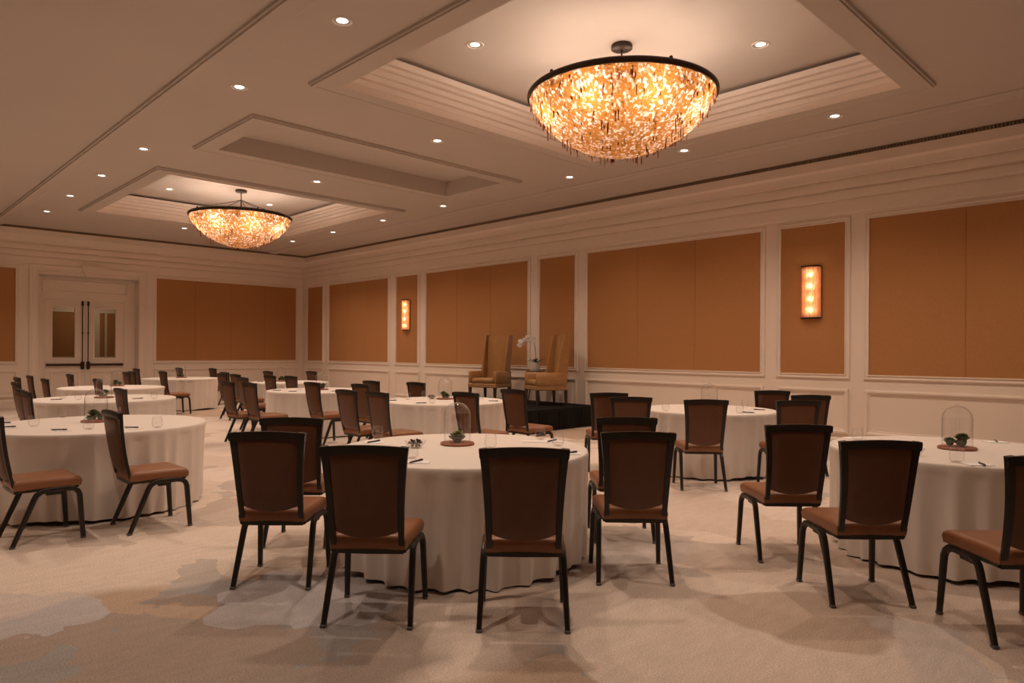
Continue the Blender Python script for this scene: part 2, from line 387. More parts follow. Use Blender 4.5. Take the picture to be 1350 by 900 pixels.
struct(MB().box(((XL+XW)/2, YB-.1, 2.4), (XW-XL+.4, .2, 4.8)).obj('wall_front', 'paint', smooth=0))

# double door in its recess
RV = .32
dr = MB()
dr.box((DX0-.006, YW+RV/2, DZ/2), (.02, RV-.01, DZ)).box((DX1+.006, YW+RV/2, DZ/2), (.02, RV-.01, DZ)).box(((DX0+DX1)/2, YW+RV/2, DZ+.006), (DX1-DX0+.02, RV-.01, .02))
LX0, LX1, LXM, LZ = 3.90, 5.72, 4.80, 2.69
yb = YW+RV+.03
dr.box(((DX0+LX0)/2, yb, DZ/2), (LX0-DX0, .06, DZ)).box(((LX1+DX1)/2, yb, DZ/2), (DX1-LX1, .06, DZ)).box(((LX0+LX1)/2, yb, (LZ+.01+DZ)/2), (LX1-LX0, .06, DZ-LZ-.01))
door = struct(dr.obj('door_1', 'paint', smooth=0))
TD = lambda p: (p[0], YW+RV-p[1], p[2])
MB().frame(TD, 3.84, 5.79, 2.87, 3.2, LF).obj('transom_moulding', 'paint', door, smooth=25)
MB().frame(lambda p: (p[0], YW-p[1], p[2]), 3.51, 6.19, -.3, 3.53, [(0, 0), (0, .035), (.02, .045), (.06, .045), (.08, .03), (.15, .03), (.165, .04), (.195, .04), (.20, .0)]).obj('door_casing', 'paint', door, smooth=25)
ks = [(4.71, 3.29), (5.03, 3.29), (5.15, 3.57), (4.60, 3.57)]
MB().add([(x, YW-d, z) for d in (0, .12) for x, z in ks], [(4, 5, 6, 7), (0, 1, 5, 4), (1, 2, 6, 5), (2, 3, 7, 6), (3, 0, 4, 7)]).obj('keystone', 'paint', door, smooth=0)
for sgn, (x0, x1) in ((-1, (LX0+.004, LXM-.004)), (1, (LXM+.004, LX1-.004))):
    gx0, gx1 = (4.07, 4.56) if sgn < 0 else (5.02, 5.51)
    gz0, gz1 = 1.20, 2.49; yl = YW+RV+.025; th = .045
    lf = MB()
    lf.box(((x0+gx0)/2, yl, LZ/2), (gx0-x0, th, LZ-.01)).box(((gx1+x1)/2, yl, LZ/2), (x1-gx1, th, LZ-.01))
    lf.box(((gx0+gx1)/2, yl, gz0/2+.003), (gx1-gx0, th, gz0-.006)).box(((gx0+gx1)/2, yl, (gz1+LZ-.005)/2), (gx1-gx0, th, LZ-.005-gz1))
    leaf = lf.obj('door_leaf', 'paint', door, smooth=0)
    TL = lambda p: (p[0], yl-th/2-p[1], p[2])
    MB().frame(TL, gx0-.05, gx1+.05, gz0-.05, gz1+.05, [(0, 0), (0, .016), (.03, .02), (.05, .008), (.05, -.02)]).obj('glass_moulding', 'paint', leaf, smooth=25)
    MB().frame(TL, x0+.12, x1-.12, .2, .86, LF).obj('leaf_moulding', 'paint', leaf, smooth=25)
    MB().box(((gx0+gx1)/2, yl, (gz0+gz1)/2), (gx1-gx0, .008, gz1-gz0)).obj('door_pane', 'doorglass', leaf, smooth=0)
    ix = LXM+sgn*.065; ox = x1-.02 if sgn > 0 else x0+.02
    MB().box(((ix+ox)/2, yl-.075, 1.02), (abs(ox-ix), .035, .055), .01).box((ox-sgn*.03, yl-.05, 1.02), (.05, .06, .06)).obj('push_bar', 'bronze', leaf, smooth=0)
    MB().box((ix, yl-.06, 1.0), (.075, .075, .2), .012).obj('bar_latch', 'frame', leaf, smooth=0)
    MB().tube([(ix, yl-.05, 1.1), (ix, yl-.05, LZ-.12)], .012).box((ix, yl-.05, LZ-.07), (.05, .05, .12), .008).box((ix, yl-.045, 1.85), (.035, .03, .03)).obj('latch_rod', 'frame', leaf, smooth=35)
# corridor beyond the glass
cw = struct(MB().box((4.8, YW+3.1, 1.6), (7.0, .2, 3.2)).box((1.2, YW+1.7, 1.6), (.2, 2.9, 3.2)).box((8.4, YW+1.7, 1.6), (.2, 2.9, 3.2)).obj('wall_corridor', 'paint', smooth=0))
struct(MB().box((4.8, YW+1.7, 3.3), (7.4, 3.0, .1)).obj('ceiling_corridor', 'ceil', smooth=0))
TC = lambda p: (p[0], YW+3.0-p[1], p[2])
for a, b in ((2.3, 5.62), (5.80, 5.93), (5.99, 8.0)):
    MB().add([TC(p) for p in ((a, .006, 1.2), (b, .006, 1.2), (b, .006, 2.50), (a, .006, 2.50))], [(0, 1, 2, 3)]).obj('fabric_panel', 'fabric', cw, smooth=0)
    MB().frame(TC, a, b, 1.2, 2.5, [(-.03, 0), (-.03, .02), (-.012, .028), (0, .02), (0, .004)]).obj('panel_moulding', 'paint', cw, smooth=0)

# ------------------------------------------------------------------ lamps in the ceiling
DL = [(3.25, 5.50, ZC), (3.26, 7.70, ZC), (3.28, 11.08, ZC), (3.28, 13.28, ZC), (3.29, 15.47, ZC), (3.31, 17.59, ZC),
      (6.05, 7.69, ZC), (7.41, 9.39, ZC+.22), (6.05, 11.05, ZC), (8.87, 7.70, ZC), (8.865, 5.50, ZC), (8.87, 3.38, ZC),
      (8.86, 11.06, ZC), (8.90, 13.26, ZC), (8.92, 15.47, ZC), (8.91, 17.56, ZC), (6.13, 17.6, ZC),
      (5.02, 5.73, ZT), (7.20, 3.53, ZT), (5.06, 15.40, ZT), (7.23, 15.38, ZT)]
DLN = ['first of the row over the near aisle, beside the near chandelier tray', 'second of the near aisle row, by the shallow unlit coffer', 'third of the near aisle row, beside the far tray corner', 'fourth of the near aisle row, beside the far tray', 'fifth of the near aisle row, just past the far chandelier', 'last of the near aisle row, closest to the double doors',
       'in the ceiling strip between near tray and unlit coffer', 'set inside the shallow unlit coffer', 'in the ceiling strip between unlit coffer and far tray', 'third of the side wall row, above the stage armchairs', 'second of the side wall row, just under the near bowl chandelier', 'first of the side wall row, by the near tray corner',
       'fourth of the side wall row, beyond the unlit coffer', 'fifth of the side wall row, by the far tray corner', 'sixth of the side wall row, past the far chandelier', 'last of the side wall row, nearest the room corner', 'between far tray and the cornice over the double doors',
       'inside the near tray, behind the bowl chandelier', 'inside the near tray, toward the panelled side wall', 'inside the far tray, toward the double doors', 'inside the far tray, behind the far chandelier']
def downlight_proto():
    o = thing('ceiling_downlight', 'x', 'ceiling light', group='recessed ceiling downlights')
    MB().lathe([(.062, .06), (.07, .012), (.078, -.006), (.092, -.008), (.098, 0)], 28).obj('trim_ring', 'white', o)
    MB().lathe([(.0005, -.002), (.03, -.003), (.068, .004)], 28).obj('lamp_lens', 'lens', o)
    return o
dl0 = downlight_proto()
def spot(loc, watts, size=125, blend=.85, col=(1., .755, .58)):
    l = bpy.data.lights.new('downlight_lamp', 'SPOT'); l.energy = watts; l.spot_size = math.radians(size); l.spot_blend = blend
    l.color = col; l.shadow_soft_size = .06
    o = bpy.data.objects.new('downlight_lamp', l); COL.objects.link(o); o.location = loc
    return o
W_DL = 128
for i, (x, y, z) in enumerate(DL):
    o = dl0 if i == 0 else dup(dl0, (0, 0, 0))
    o.location = (x, y, z-.001); o['label'] = 'white recessed downlight, ' + DLN[i]
    spot((x, y, z-.03), W_DL*(.75 if z == ZT else 1))
# the same rows go on outside the view, some unseen lamps added to brighten the front tables
for x, y in [(3.25, 3.4), (3.25, 1.2), (8.87, 1.2), (6.05, 1.2), (0.4, 3.3), (0.6, 7.7), (0.6, 11.), (0.6, 13.3), (0.6, 15.4), (-2.6, 7.7), (-2.6, 12.)]:
    spot((x, y, ZC-.03), W_DL*(.65 if (x, y) == (3.25, 1.2) else 1))
l = bpy.data.lights.new('corridor_lamp', 'AREA'); l.energy = 9; l.size = .6; l.color = (1, .74, .5)
o = bpy.data.objects.new('corridor_lamp', l); COL.objects.link(o); o.location = (5.4, YW+1.9, 3.2)

# ------------------------------------------------------------------ chandeliers
def chandelier_proto():
    o = thing('bowl_chandelier', 'x', 'chandelier')
    R, Dp = 1.0, .64     # origin at rim centre
    def bowl(s_):
        d = s_**1.25; return -Dp*d, R*max(0, 1-d**1.6)**.58
    # shade: shallow bowl with a chipped surface
    rs = random.Random(3); prof = []; nz, na = 44, 150; vs = []; fs = []
    for i in range(nz+1):
        t = i/nz*PI/2; z, r = bowl(i/nz); r = max(r, .0005)
        for j in range(na):
            a = 2*PI*j/na; q = 1+rs.uniform(-.008, .008)*(1 if 0 < i < nz else 0)
            vs.append((r*q*math.cos(a), r*q*math.sin(a), z*q))
    fs = [(i*na+j, i*na+(j+1) % na, (i+1)*na+(j+1) % na, (i+1)*na+j) for i in range(nz) for j in range(na)]
    MB().add(vs, fs).obj('shade', 'mica', o, smooth=0)
    mb = MB(); mb2 = MB()
    for k in range(420):
        t = rs.uniform(.12, .97); a = rs.uniform(0, 2*PI); z, r = bowl(t); r = r*1.006; z -= .004
        w, h = rs.uniform(.004, .010), rs.uniform(.015, .05)*((2.4 if t > .5 else 1.5) if rs.random() < .3 else .8)
        cx, cy = r*math.cos(a), r*math.sin(a); b = rs.uniform(0, PI)
        dx, dy = w*math.cos(b), w*math.sin(b); e = .0025
        px, py = -math.sin(b)*e, math.cos(b)*e
        P = [(cx-dx-px, cy-dy-py, z+.02), (cx+dx-px, cy+dy-py, z+.02), (cx+dx*.6-px, cy+dy*.6-py, z-h), (cx-dx*.6-px, cy-dy*.6-py, z-h)]
        P += [(x+2*px, y_+2*py, zz) for x, y_, zz in P]
        mb.add(P, [(0, 1, 2, 3), (7, 6, 5, 4), (0, 4, 5, 1), (1, 5, 6, 2), (2, 6, 7, 3), (3, 7, 4, 0)])
    fr = mb.obj('mica_fringe', 'micachip', o, smooth=0); fr['kind'] = 'stuff'
    MB().lathe([(R-.012, -.03), (R+.012, -.032), (R+.026, -.012), (R+.026, .014), (R+.012, .03), (R-.014, .028), (R-.02, 0), (R-.012, -.03)], 96).obj('rim', 'bronze', o)
    MB().lathe([(.0005, .57), (.105, .57), (.115, .56), (.115, .525), (.10, .515), (.0005, .515)], 32).obj('ceiling_plate', 'bronze', o)
    mb = MB().tube([(0, 0, .52), (0, 0, .36)], .009).ball((0, 0, .355), .022)
    for i in range(3): mb.lathe([(.012, -.004), (.018, 0), (.012, .004), (.012, -.004)], 10, (0, 0, .49-.045*i))
    mb.obj('stem', 'bronze', o)
    for k in range(5):
        a = 2*PI*k/5+.5
        MB().tube([(0, 0, .36), (.5*(R-.03)*math.cos(a), .5*(R-.03)*math.sin(a), .195), ((R-.005)*math.cos(a), (R-.005)*math.sin(a), .03)], .007, 6).ball(((R-.005)*math.cos(a), (R-.005)*math.sin(a), .04), .02, 8, 6).obj('support_rod', 'bronze', o)
    mb = MB().tube([(0, 0, .36), (0, 0, -.16)], .012)
    for k in range(8):
        a = 2*PI*k/8+.25
        mb.tube([(0, 0, -.15), (.76*math.cos(a), .76*math.sin(a), -.15)], .008, 6)
    mb.obj('lamp_arms', 'bronze', o)
    for k in range(8):
        a = 2*PI*k/8+.25
        MB().ball((.73*math.cos(a), .73*math.sin(a), -.125), .04, 12, 8).obj('bulb', 'bulb', o)
    return o
ch = chandelier_proto(); ch.location = (6.15, 4.60, 4.20)
ch['label'] = 'large amber mica bowl chandelier with dark rim in the near ceiling tray'
ch2 = dup(ch, (6.15, 14.40, 4.20), .35, 'amber mica bowl chandelier hanging on rods in the far ceiling tray')
ch['group'] = ch2['group'] = 'bowl chandeliers'

# ------------------------------------------------------------------ wall sconces
def sconce_proto():
    o = thing('wall_sconce', 'x', 'wall lamp')        # local: +X out of the wall, origin at centre on the wall
    h, w, d = .395, .135, .095
    n = 13; mb = MB()
    for k in range(n):
        a = -PI/2+PI*(k+.5)/n; mb.tube([(.015+d*math.cos(a), w*math.sin(a), -h+.012), (.015+d*math.cos(a), w*math.sin(a), h-.012)], .0165, 8)
    mb.obj('glass_rod_shade', 'rods', o)
    for s, nm in ((1, 'top_cap'), (-1, 'bottom_cap')):
        vs = [(.055, -w-.016), (.055, w+.016)]+[(.012+(d+.022)*math.cos(PI/2-PI*i/16), (w+.016)*math.sin(PI/2-PI*i/16)) for i in range(17) if .012+(d+.022)*math.cos(PI/2-PI*i/16) > .056]
        k = len(vs); z0, z1 = s*h-.012, s*h+.012
        MB().add([(x, y_, z0) for x, y_ in vs]+[(x, y_, z1) for x, y_ in vs], [tuple(range(k))[::-1], tuple(range(k, 2*k))]+[(i, (i+1) % k, k+(i+1) % k, k+i) for i in range(k)]).obj(nm, 'bronze', o, smooth=30)
    MB().box((.012, 0, 0), (.022, 2*w+.035, 2*h)).obj('back_plate', 'bronze', o, smooth=0)
    for z in (-.27, -.10, .10, .27):
        MB().ball((.062, 0, z), .021, 10, 8, 1.5).obj('bulb', 'sbulb', o)
    return o
sc = sconce_proto()
sc.location = (XW-.012, 4.425, 2.36); sc.rotation_euler = (0, 0, PI)
sc['label'] = 'lit amber glass-rod wall sconce in the narrow panel nearest to us'
sc2 = dup(sc, (XW-.012, 14.91, 2.36), PI, 'lit amber glass-rod wall sconce in the far narrow panel beyond the stage')
sc['group'] = sc2['group'] = 'wall sconces'

# ------------------------------------------------------------------ tables under linen
TABLES = {
 'T1': (3.23, 3.79, .885, 'the sprouting succulent table'),
 'T2': (5.80, 1.35, .83, 'the front table by the side wall'),
 'T3': (1.79, 7.30, .91, 'the front table doorward'),
 'T4': (6.17, 7.62, .85, 'the table facing the stage armchairs'),
 'T5': (7.67, 4.40, .79, 'the table between stage and near sconce'),
 'T6': (6.10, 10.98, .89, 'the table before the far sconce'),
 'T7': (2.77, 10.98, .90, 'the second table from the double doors'),
 'T8': (3.68, 14.10, .85, 'the table closest to the double doors'),
 'T9': (6.08, 17.65, .84, 'the table along the far wall'),
 'T10': (7.16, 14.20, .81, 'the table in the far corner'),
}
TLAB = {
 'T1': 'round table in ivory floor-length linen with a single sprouting succulent under its cloche',
 'T2': 'round linen-covered table nearest the side wall, its hem floating over the carpet',
 'T3': 'big round linen table at the front on the double door side, one chair before it',
 'T4': 'round linen table standing directly before the stage with two tan armchairs',
 'T5': 'round linen table between the black skirted stage and the near wall sconce',
 'T6': 'round linen table in the middle rear, in front of the far wall sconce',
 'T7': 'round linen table in shade, second one out from the double doors',
 'T8': 'round linen table standing closest to the double doors',
 'T9': 'round linen table with brightly lit skirt right against the far wall panels',
 'T10': 'small looking round linen table in the far corner of the room',
}
def cloth_mesh(R, seed):
    rs = random.Random(seed); na = 400
    zs = [TZ, TZ, TZ, TZ-.0015, TZ-.006, TZ-.014, TZ-.028]+[TZ-.06-(TZ-.078)*i/20 for i in range(21)]
    rr = [.0005, R*.6, R-.016, R-.006, R-.001, R+.001, R+.004]
    nf = rs.randint(29, 33); ph = [rs.uniform(0, 2*PI) for _ in range(8)]
    cent = []; a = 0
    while a < 2*PI-.12: cent.append((a+rs.uniform(-.03, .03), rs.uniform(.038, .075), rs.uniform(.45, 1.0))); a += 2*PI/nf*rs.uniform(.7, 1.3)
    def fold(th):
        v = 0
        for c0, w, h in cent:
            dlt = (th-c0+PI) % (2*PI)-PI
            v += h*math.exp(-(dlt/w)**2)*1.0
        return min(1., v*.95+.07*math.sin(5*th+ph[0])+.06*math.sin(9*th+ph[1]))
    F = [fold(2*PI*j/na) for j in range(na)]
    H = [.012*math.sin(3*2*PI*j/na+ph[2])+.008*math.sin(7*2*PI*j/na+ph[3]) for j in range(na)]
    vs = []; k = len(zs)
    for j in range(na):
        th = 2*PI*j/na
        for i in range(k):
            if i < 7: r, z = rr[i], zs[i]
            else:
                t = (TZ-zs[i])/TZ
                r = R+.004+.010*t-.074*(t**.62)*(1-F[j]); z = zs[i]+(max(0, t-.5)*2)*(H[j]+.006)
                z = max(z, .006)
            vs.append((r*math.cos(th), r*math.sin(th), z))
    fs = [(j*k+i, ((j+1) % na)*k+i, ((j+1) % na)*k+i+1, j*k+i+1) for j in range(na) for i in range(k-1)]
    return MB().add(vs, fs)
for key, (x, y, R, nm) in TABLES.items():
    t = thing('round_table', TLAB[key], 'table', (x, y, 0), 0, 'linen covered round tables')
    cloth_mesh(R, int(key[1:])*13).obj('tablecloth', 'cloth', t, smooth=80)
    MB().lathe([(.0005, TZ-.03), (R-.03, TZ-.03), (R-.022, TZ-.024), (R-.022, TZ-.01), (R-.03, TZ-.004), (.0005, TZ-.004)], 48).obj('tabletop', 'wood', t)

# ------------------------------------------------------------------ banquet chairs (local +X is forward)
def chair_proto():
    o = thing('banquet_chair', 'x', 'chair', group='brown banquet chairs')
    # seat cushion
    us = [0, .015, .045, .09, .16, .3, .45, .6, .75, .85, .92, .965, .99, 1]; nx = ny = len(us)-1
    def edge(d, w): d = min(1, d/w); return 1-math.sqrt(max(0, 1-(1-d)**2))
    def seat_pt(u, v, top):
        x = -.215+.43*u; hw = .200+.022*u
        y_ = (v*2-1)*hw
        # rounded corners in plan
        if top:
            drop = max(edge(min(v, 1-v), .07), edge(1-u, .085), edge(u, .07))
            return (x, y_, .474-.036*drop+.008*math.sin(PI*min(1, u*1.05))*math.sin(PI*v))
        return (x*.975, y_*.975, .402)
    top = [seat_pt(a, b, 1) for a in us for b in us]
    bot = [seat_pt(a, b, 0) for a in us for b in us]
    n1 = ny+1; off = len(top)
    fs = [(i*n1+j, (i+1)*n1+j, (i+1)*n1+j+1, i*n1+j+1) for i in range(nx) for j in range(ny)]
    fs += [(off+i*n1+j, off+i*n1+j+1, off+(i+1)*n1+j+1, off+(i+1)*n1+j) for i in range(nx) for j in range(ny)]
    bd = [i*n1 for i in range(nx+1)]+[nx*n1+j for j in range(1, n1)]+[i*n1+ny for i in range(nx-1, -1, -1)]+[j for j in range(ny-1, 0, -1)]
    fs += [(bd[q], off+bd[q], off+bd[(q+1) % len(bd)], bd[(q+1) % len(bd)]) for q in range(len(bd))]
    MB().add(top+bot, fs).obj('seat', 'leather_lit', o, smooth=55)
    # back frame: side posts that sweep back and flare out, with a crest rail
    def post(z):                                   # (x, half width) of the post centre line
        t = (z-.40)/.55; return -.205-.085*t-.012*math.sin(PI*t), .176+.012*t+.020*t*t*t
    zz = [.40+.545*i/14 for i in range(15)]
    bar = [(-.017, -.012), (.017, -.012), (.019, 0), (.017, .012), (-.017, .012), (-.019, 0)]
    mb = MB()
    for s in (-1, 1):
        path = [(-.02, s*.190, .397), (-.12, s*.186, .393), (-.175, s*.180, .397)]+[(post(z)[0], s*post(z)[1], z) for z in zz[1:]]
        mb.sweep(path, [(b, a) for a, b in bar], up=(0, s, 0), scale=[.85]*4+[.85+.3*i/13 for i in range(14)][:len(path)-4])
    cx, cw = post(.945)
    crest = [(cx-.006-.012*(1-(2*i/12-1)**2), (2*i/12-1)*(cw+.017), .922+.012*(1-(2*i/12-1)**2)) for i in range(13)]
    mb.sweep(crest, [(-.014, -.026), (.014, -.026), (.016, .0), (.012, .020), (-.012, .020), (-.016, 0)], up=(0, 0, 1))
    mb.sweep([(post(.41)[0]+.012, -.185, .392), (post(.41)[0]+.004, 0, .392), (post(.41)[0]+.012, .185, .392)], [(-.012, -.012), (.012, -.012), (.012, .012), (-.012, .012)])
    mb.obj('back_frame', 'frame', o, smooth=35)
    # upholstered back panel, bottom edge curved
    nz, ny = 14, 12; front, back = [], []
    for i in range(nz+1):
        for j in range(ny+1):
            v = 2*j/ny-1; zb = .468+.034*abs(v)**2.2; zt = .905+.008*(1-v*v)
            z = zb+(zt-zb)*i/nz; px, pw = post(z); y_ = v*(pw-.013)
            e = min(1, (1-abs(v))/.15)*min(1, (i/nz)/.06+.0)*min(1, (1-i/nz)/.06+.0); e = max(0, e)**.5
            bow = .012*(1-v*v)
            front.append((px-bow+.006+.022*e, y_, z)); back.append((px-bow-.006-.012*e, y_, z))
    n1 = ny+1; off = len(front)
    fs = [(i*n1+j, i*n1+j+1, (i+1)*n1+j+1, (i+1)*n1+j) for i in range(nz) for j in range(ny)]
    fs += [(off+i*n1+j, off+(i+1)*n1+j, off+(i+1)*n1+j+1, off+i*n1+j+1) for i in range(nz) for j in range(ny)]
    bd = [i*n1 for i in range(nz+1)]+[nz*n1+j for j in range(1, n1)]+[i*n1+ny for i in range(nz-1, -1, -1)]+[j for j in range(ny-1, 0, -1)]
    fs += [(bd[q], off+bd[q], off+bd[(q+1) % len(bd)], bd[(q+1) % len(bd)]) for q in range(len(bd))]
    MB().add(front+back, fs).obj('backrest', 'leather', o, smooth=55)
    # legs: flattened tube, rounded shoulder under the seat
    lp = [(-.018, -.011), (-.010, -.0165), (.010, -.0165), (.018, -.011), (.018, .011), (.010, .0165), (-.010, .0165), (-.018, .011)]
    for s in (-1, 1):
        for fr in (1, -1):
            if fr > 0:
                sh = [(.03, s*.203, .385), (.12, s*.207, .387), (.162, s*.211, .381), (.188, s*.214, .360), (.199, s*.217, .33)]; ft = (.222, s*.228, .008)
            else:
                sh = [(.06, s*.205, .385), (.0, s*.206, .387), (-.045, s*.208, .380), (-.075, s*.210, .358), (-.092, s*.212, .328)]; ft = (-.224, s*.226, .008)
            path = sh+[tuple(sh[-1][q]+(ft[q]-sh[-1][q])*i/4 for q in range(3)) for i in range(1, 5)]
            sc_ = [1]*5+[.97, .93, .88, .82]
            lg = MB().sweep(path, lp, up=(0, 1, 0), scale=sc_).obj('leg', 'frame', o, smooth=50)
            MB().box((ft[0]+.0, ft[1], .009), (.034, .030, .016), .004).obj('foot_glide', 'glide', lg, smooth=0)
    mb = MB()
    for s in (-1, 1): mb.box((.0, s*.187, .394), (.40, .022, .022), .004)
    mb.box((.195, 0, .394), (.02, .38, .022), .004).box((.03, 0, .389), (.09, .40, .02), .004)
    for s in (-1, 1): mb.box((.035, s*.196, .362), (.10, .024, .03), .006)
    mb.obj('seat_rail', 'frame', o, smooth=0)
    return o
D45 = math.radians(45)
def P2(x, y, h): return (x+.295*math.cos(math.radians(h)), y+.295*math.sin(math.radians(h)), h)   # from the back's crest
A, Bn = 'brown padded banquet chair', ''
CH = [
 (2.15, 3.24, 43, 'chair, doorward of the front pair, back to us, at the sprouting succulent table'),
 (2.69, 2.65, 45, 'chair, stageward of the front pair, back to us, at the sprouting succulent table'),
 (2.05, 4.14, 45, 'chair standing clear on bare carpet, doorward side of the sprouting succulent table'),
 (2.565, 4.853, 45, 'chair half hidden behind another, doorward side of the sprouting succulent table'),
 (3.70, 2.68, 45, 'front chair of the overlapping pair stageward of the sprouting succulent table'),
 (4.42, 3.295, 45, 'rear chair of the overlapping pair stageward of the sprouting succulent table'),
 (4.865, 2.213, 46, 'chair a step away from the front side wall table, below the sconce'),
 (4.36, 1.54, 46, 'chair with its back to us at the front table by the side wall'),
 (4.375, .773, 45, 'chair cut off by the edge at the front table by the side wall'),
 (6.625, 3.905, 43, 'chair alone, back to us, at the table between stage and near sconce'),
 (*P2(6.58, 5.08, 45)[:2], 45, 'hindmost chair by the stage corner, at the table between stage and near sconce'),
 (*P2(6.15, 4.45, 45)[:2], 45, 'chair overlapping the one by the stage corner, between stage and near sconce'),
 (*P2(8.22, 3.85, 45)[:2], 45, 'farthest of three chairs below the near sconce, beside the linen'),
 (*P2(7.85, 3.23, 45)[:2], 45, 'half hidden middle chair of three below the near sconce'),
 (*P2(7.05, 3.03, 45)[:2], 45, 'nearest and fullest seen of three chairs below the near sconce'),
 (*P2(6.36, 8.58, 0)[:2], 0, 'chair beyond the cloche at the table facing the stage'),
 (*P2(5.33, 6.22, 0)[:2], 0, 'chair seen behind the sprouting succulent cloche, at the table facing the stage'),
 (*P2(6.21, 6.31, 0)[:2], 0, 'chair in front of the stage skirt, at the table facing the stage'),
 (*P2(4.53, 7.53, 0)[:2], 0, 'outermost chair of the cluster at the doorward side of the stage table'),
 (*P2(6.20, 9.55, 0)[:2], 0, 'topmost seen chair of the cluster between stage table and far sconce table'),
 (*P2(5.30, 8.45, 0)[:2], 0, 'middle chair of the cluster between stage table and far sconce table'),
 (*P2(4.56, 6.90, 0)[:2], 0, 'frontmost chair of the cluster at the doorward side of the stage table'),
 (*P2(5.22, 9.65, 0)[:2], 0, 'chair in full side view before the table by the far sconce'),
 (*P2(5.93, 11.75, 0)[:2], 0, 'chair behind the linen top of the table by the far sconce'),
 (*P2(7.88, 14.60, 0)[:2], 0, 'chair beneath the room corner panel, beyond the far corner table'),
 (*P2(7.11, 15.17, 0)[:2], 0, 'rear one of two chairs overlapping before the far corner table cloche'),
 (*P2(6.00, 12.72, 0)[:2], 0, 'front one of two chairs overlapping before the far corner table cloche'),
 (*P2(5.72, 14.29, 0)[:2], 0, 'first chair of the dense group between far wall table and far corner table'),
 (*P2(6.10, 15.10, 0)[:2], 0, 'rearmost chair of the dense group between far wall table and far corner table'),
 (*P2(5.75, 13.70, 0)[:2], 0, 'middle chair of the dense group between far wall table and far corner table'),
 (*P2(4.34, 10.63, 0)[:2], 0, 'chair with visible slanted legs, beside the far sconce table, next to the group'),
 (*P2(4.86, 11.35, 0)[:2], 0, 'rear one of two nested chairs beside the far sconce table'),
 (*P2(4.45, 10.10, 0)[:2], 0, 'front one of two nested chairs beside the far sconce table'),
 (*P2(5.24, 16.31, 0)[:2], 0, 'single chair in side view before the bright skirt of the far wall table'),
 (*P2(6.6, 19.3, 0)[:2], 0, 'chair close to the far wall, beside the small cloche plant'),
 (*P2(7.1, 18.33, 0)[:2], 0, 'chair at the far wall, by itself over the far wall table edge'),
 (*P2(5.48, 19.0, 0)[:2], 0, 'rearmost of three chairs beside the double doors'),
 (*P2(4.72, 16.70, 0)[:2], 0, 'front one of three chairs beside the double doors'),
 (*P2(4.98, 17.9, 0)[:2], 0, 'middle one of three chairs beside the double doors, mostly hidden'),
 (*P2(1.91, 12.13, 0)[:2], 0, 'outermost tilted chair of the cluster below the door casing'),
 (*P2(2.26, 14.20, 0)[:2], 0, 'second chair of the cluster below the door casing'),
 (*P2(2.57, 14.98, 0)[:2], 0, 'highest chair of the cluster below the door casing'),
 (*P2(2.55, 13.60, 0)[:2], 0, 'last chair of the cluster below the door casing, nearest the doors'),
 (*P2(1.72, 10.55, 0)[:2], 0, 'dark chair behind another, at the second table out from the doors'),
 (*P2(1.62, 9.60, 0)[:2], 0, 'front dark chair just above the front doorward table linen'),
 (*P2(3.28, 15.39, 0)[:2], 0, 'chair directly before the leaf of the double doors'),
 (*P2(3.11, 12.78, 0)[:2], 0, 'chair peeking out under the double door push bars'),
 (*P2(2.56, 9.50, 0)[:2], 0, 'dark chair behind the side-view chair, at the second table out from doors'),
 (1.88, 6.10, 0, 'side-view chair on the carpet before the front doorward table'),
 (1.155, 6.27, 2, 'side-view chair cut off at the edge before the front doorward table'),
]
c0 = chair_proto()
PLACED = []
def settle(x, y, h, far):
    c, s_ = math.cos(math.radians(h)), math.sin(math.radians(h))
    def worst(x, y):
        w_ = 9
        for tx, ty, R, _ in TABLES.values():
            for a in (-.30, -.15, 0, .12, .245):
                for b in (-.235, -.12, 0, .12, .235):
                    w_ = min(w_, math.hypot(x+a*c-b*s_-tx, y+a*s_+b*c-ty)-R)
        if far:
            for px_, py_ in PLACED: w_ = min(w_, math.hypot(x-px_, y-py_)-.54)
        return w_
    if worst(x, y) > .018: return x, y
    for k in range(1, 60):
        for d in (-1, 1):
            q = 1+d*k*.004
            if worst(x*q, y*q) > .018: return x*q, y*q
    return x, y
for i, (x, y, h, lab) in enumerate(CH):
    if 9 < i < 48: x, y = settle(x, y, h, True)
    PLACED.append((x, y))
    o = c0 if i == 0 else dup(c0, (0, 0, 0))
    o.location = (x, y, 0); o.rotation_euler = (0, 0, math.radians(h)); o['label'] = 'brown banquet ' + lab

# ------------------------------------------------------------------ things on the tables
def cloche_proto():
    o = thing('glass_cloche', 'x', 'cloche', group='glass cloches on the tables')
    MB().lathe([(.0005, 0), (.118, 0), (.125, .004), (.125, .014), (.120, .018), (.0005, .018)], 40).obj('wooden_base', 'terra', o)
    r, hb = .098, .215
    pr = [(r, .0185), (r, hb)]+[(r*math.cos(t), hb+r*math.sin(t)) for t in [PI/2*i/12 for i in range(1, 12)]]+[(.002, hb+r)]
    ri = r-.003
    pi_ = [(.002, hb+ri)]+[(ri*math.cos(t), hb+ri*math.sin(t)) for t in [PI/2*i/12 for i in range(11, 0, -1)]]+[(ri, hb), (ri, .0185), (r, .0185)]
    dm = MB().lathe(pr+pi_, 40).obj('glass_dome', 'glass', o)
    MB().ball((0, 0, hb+r+.010), .011, 12, 8).obj('dome_knob', 'glass', dm)
    return o
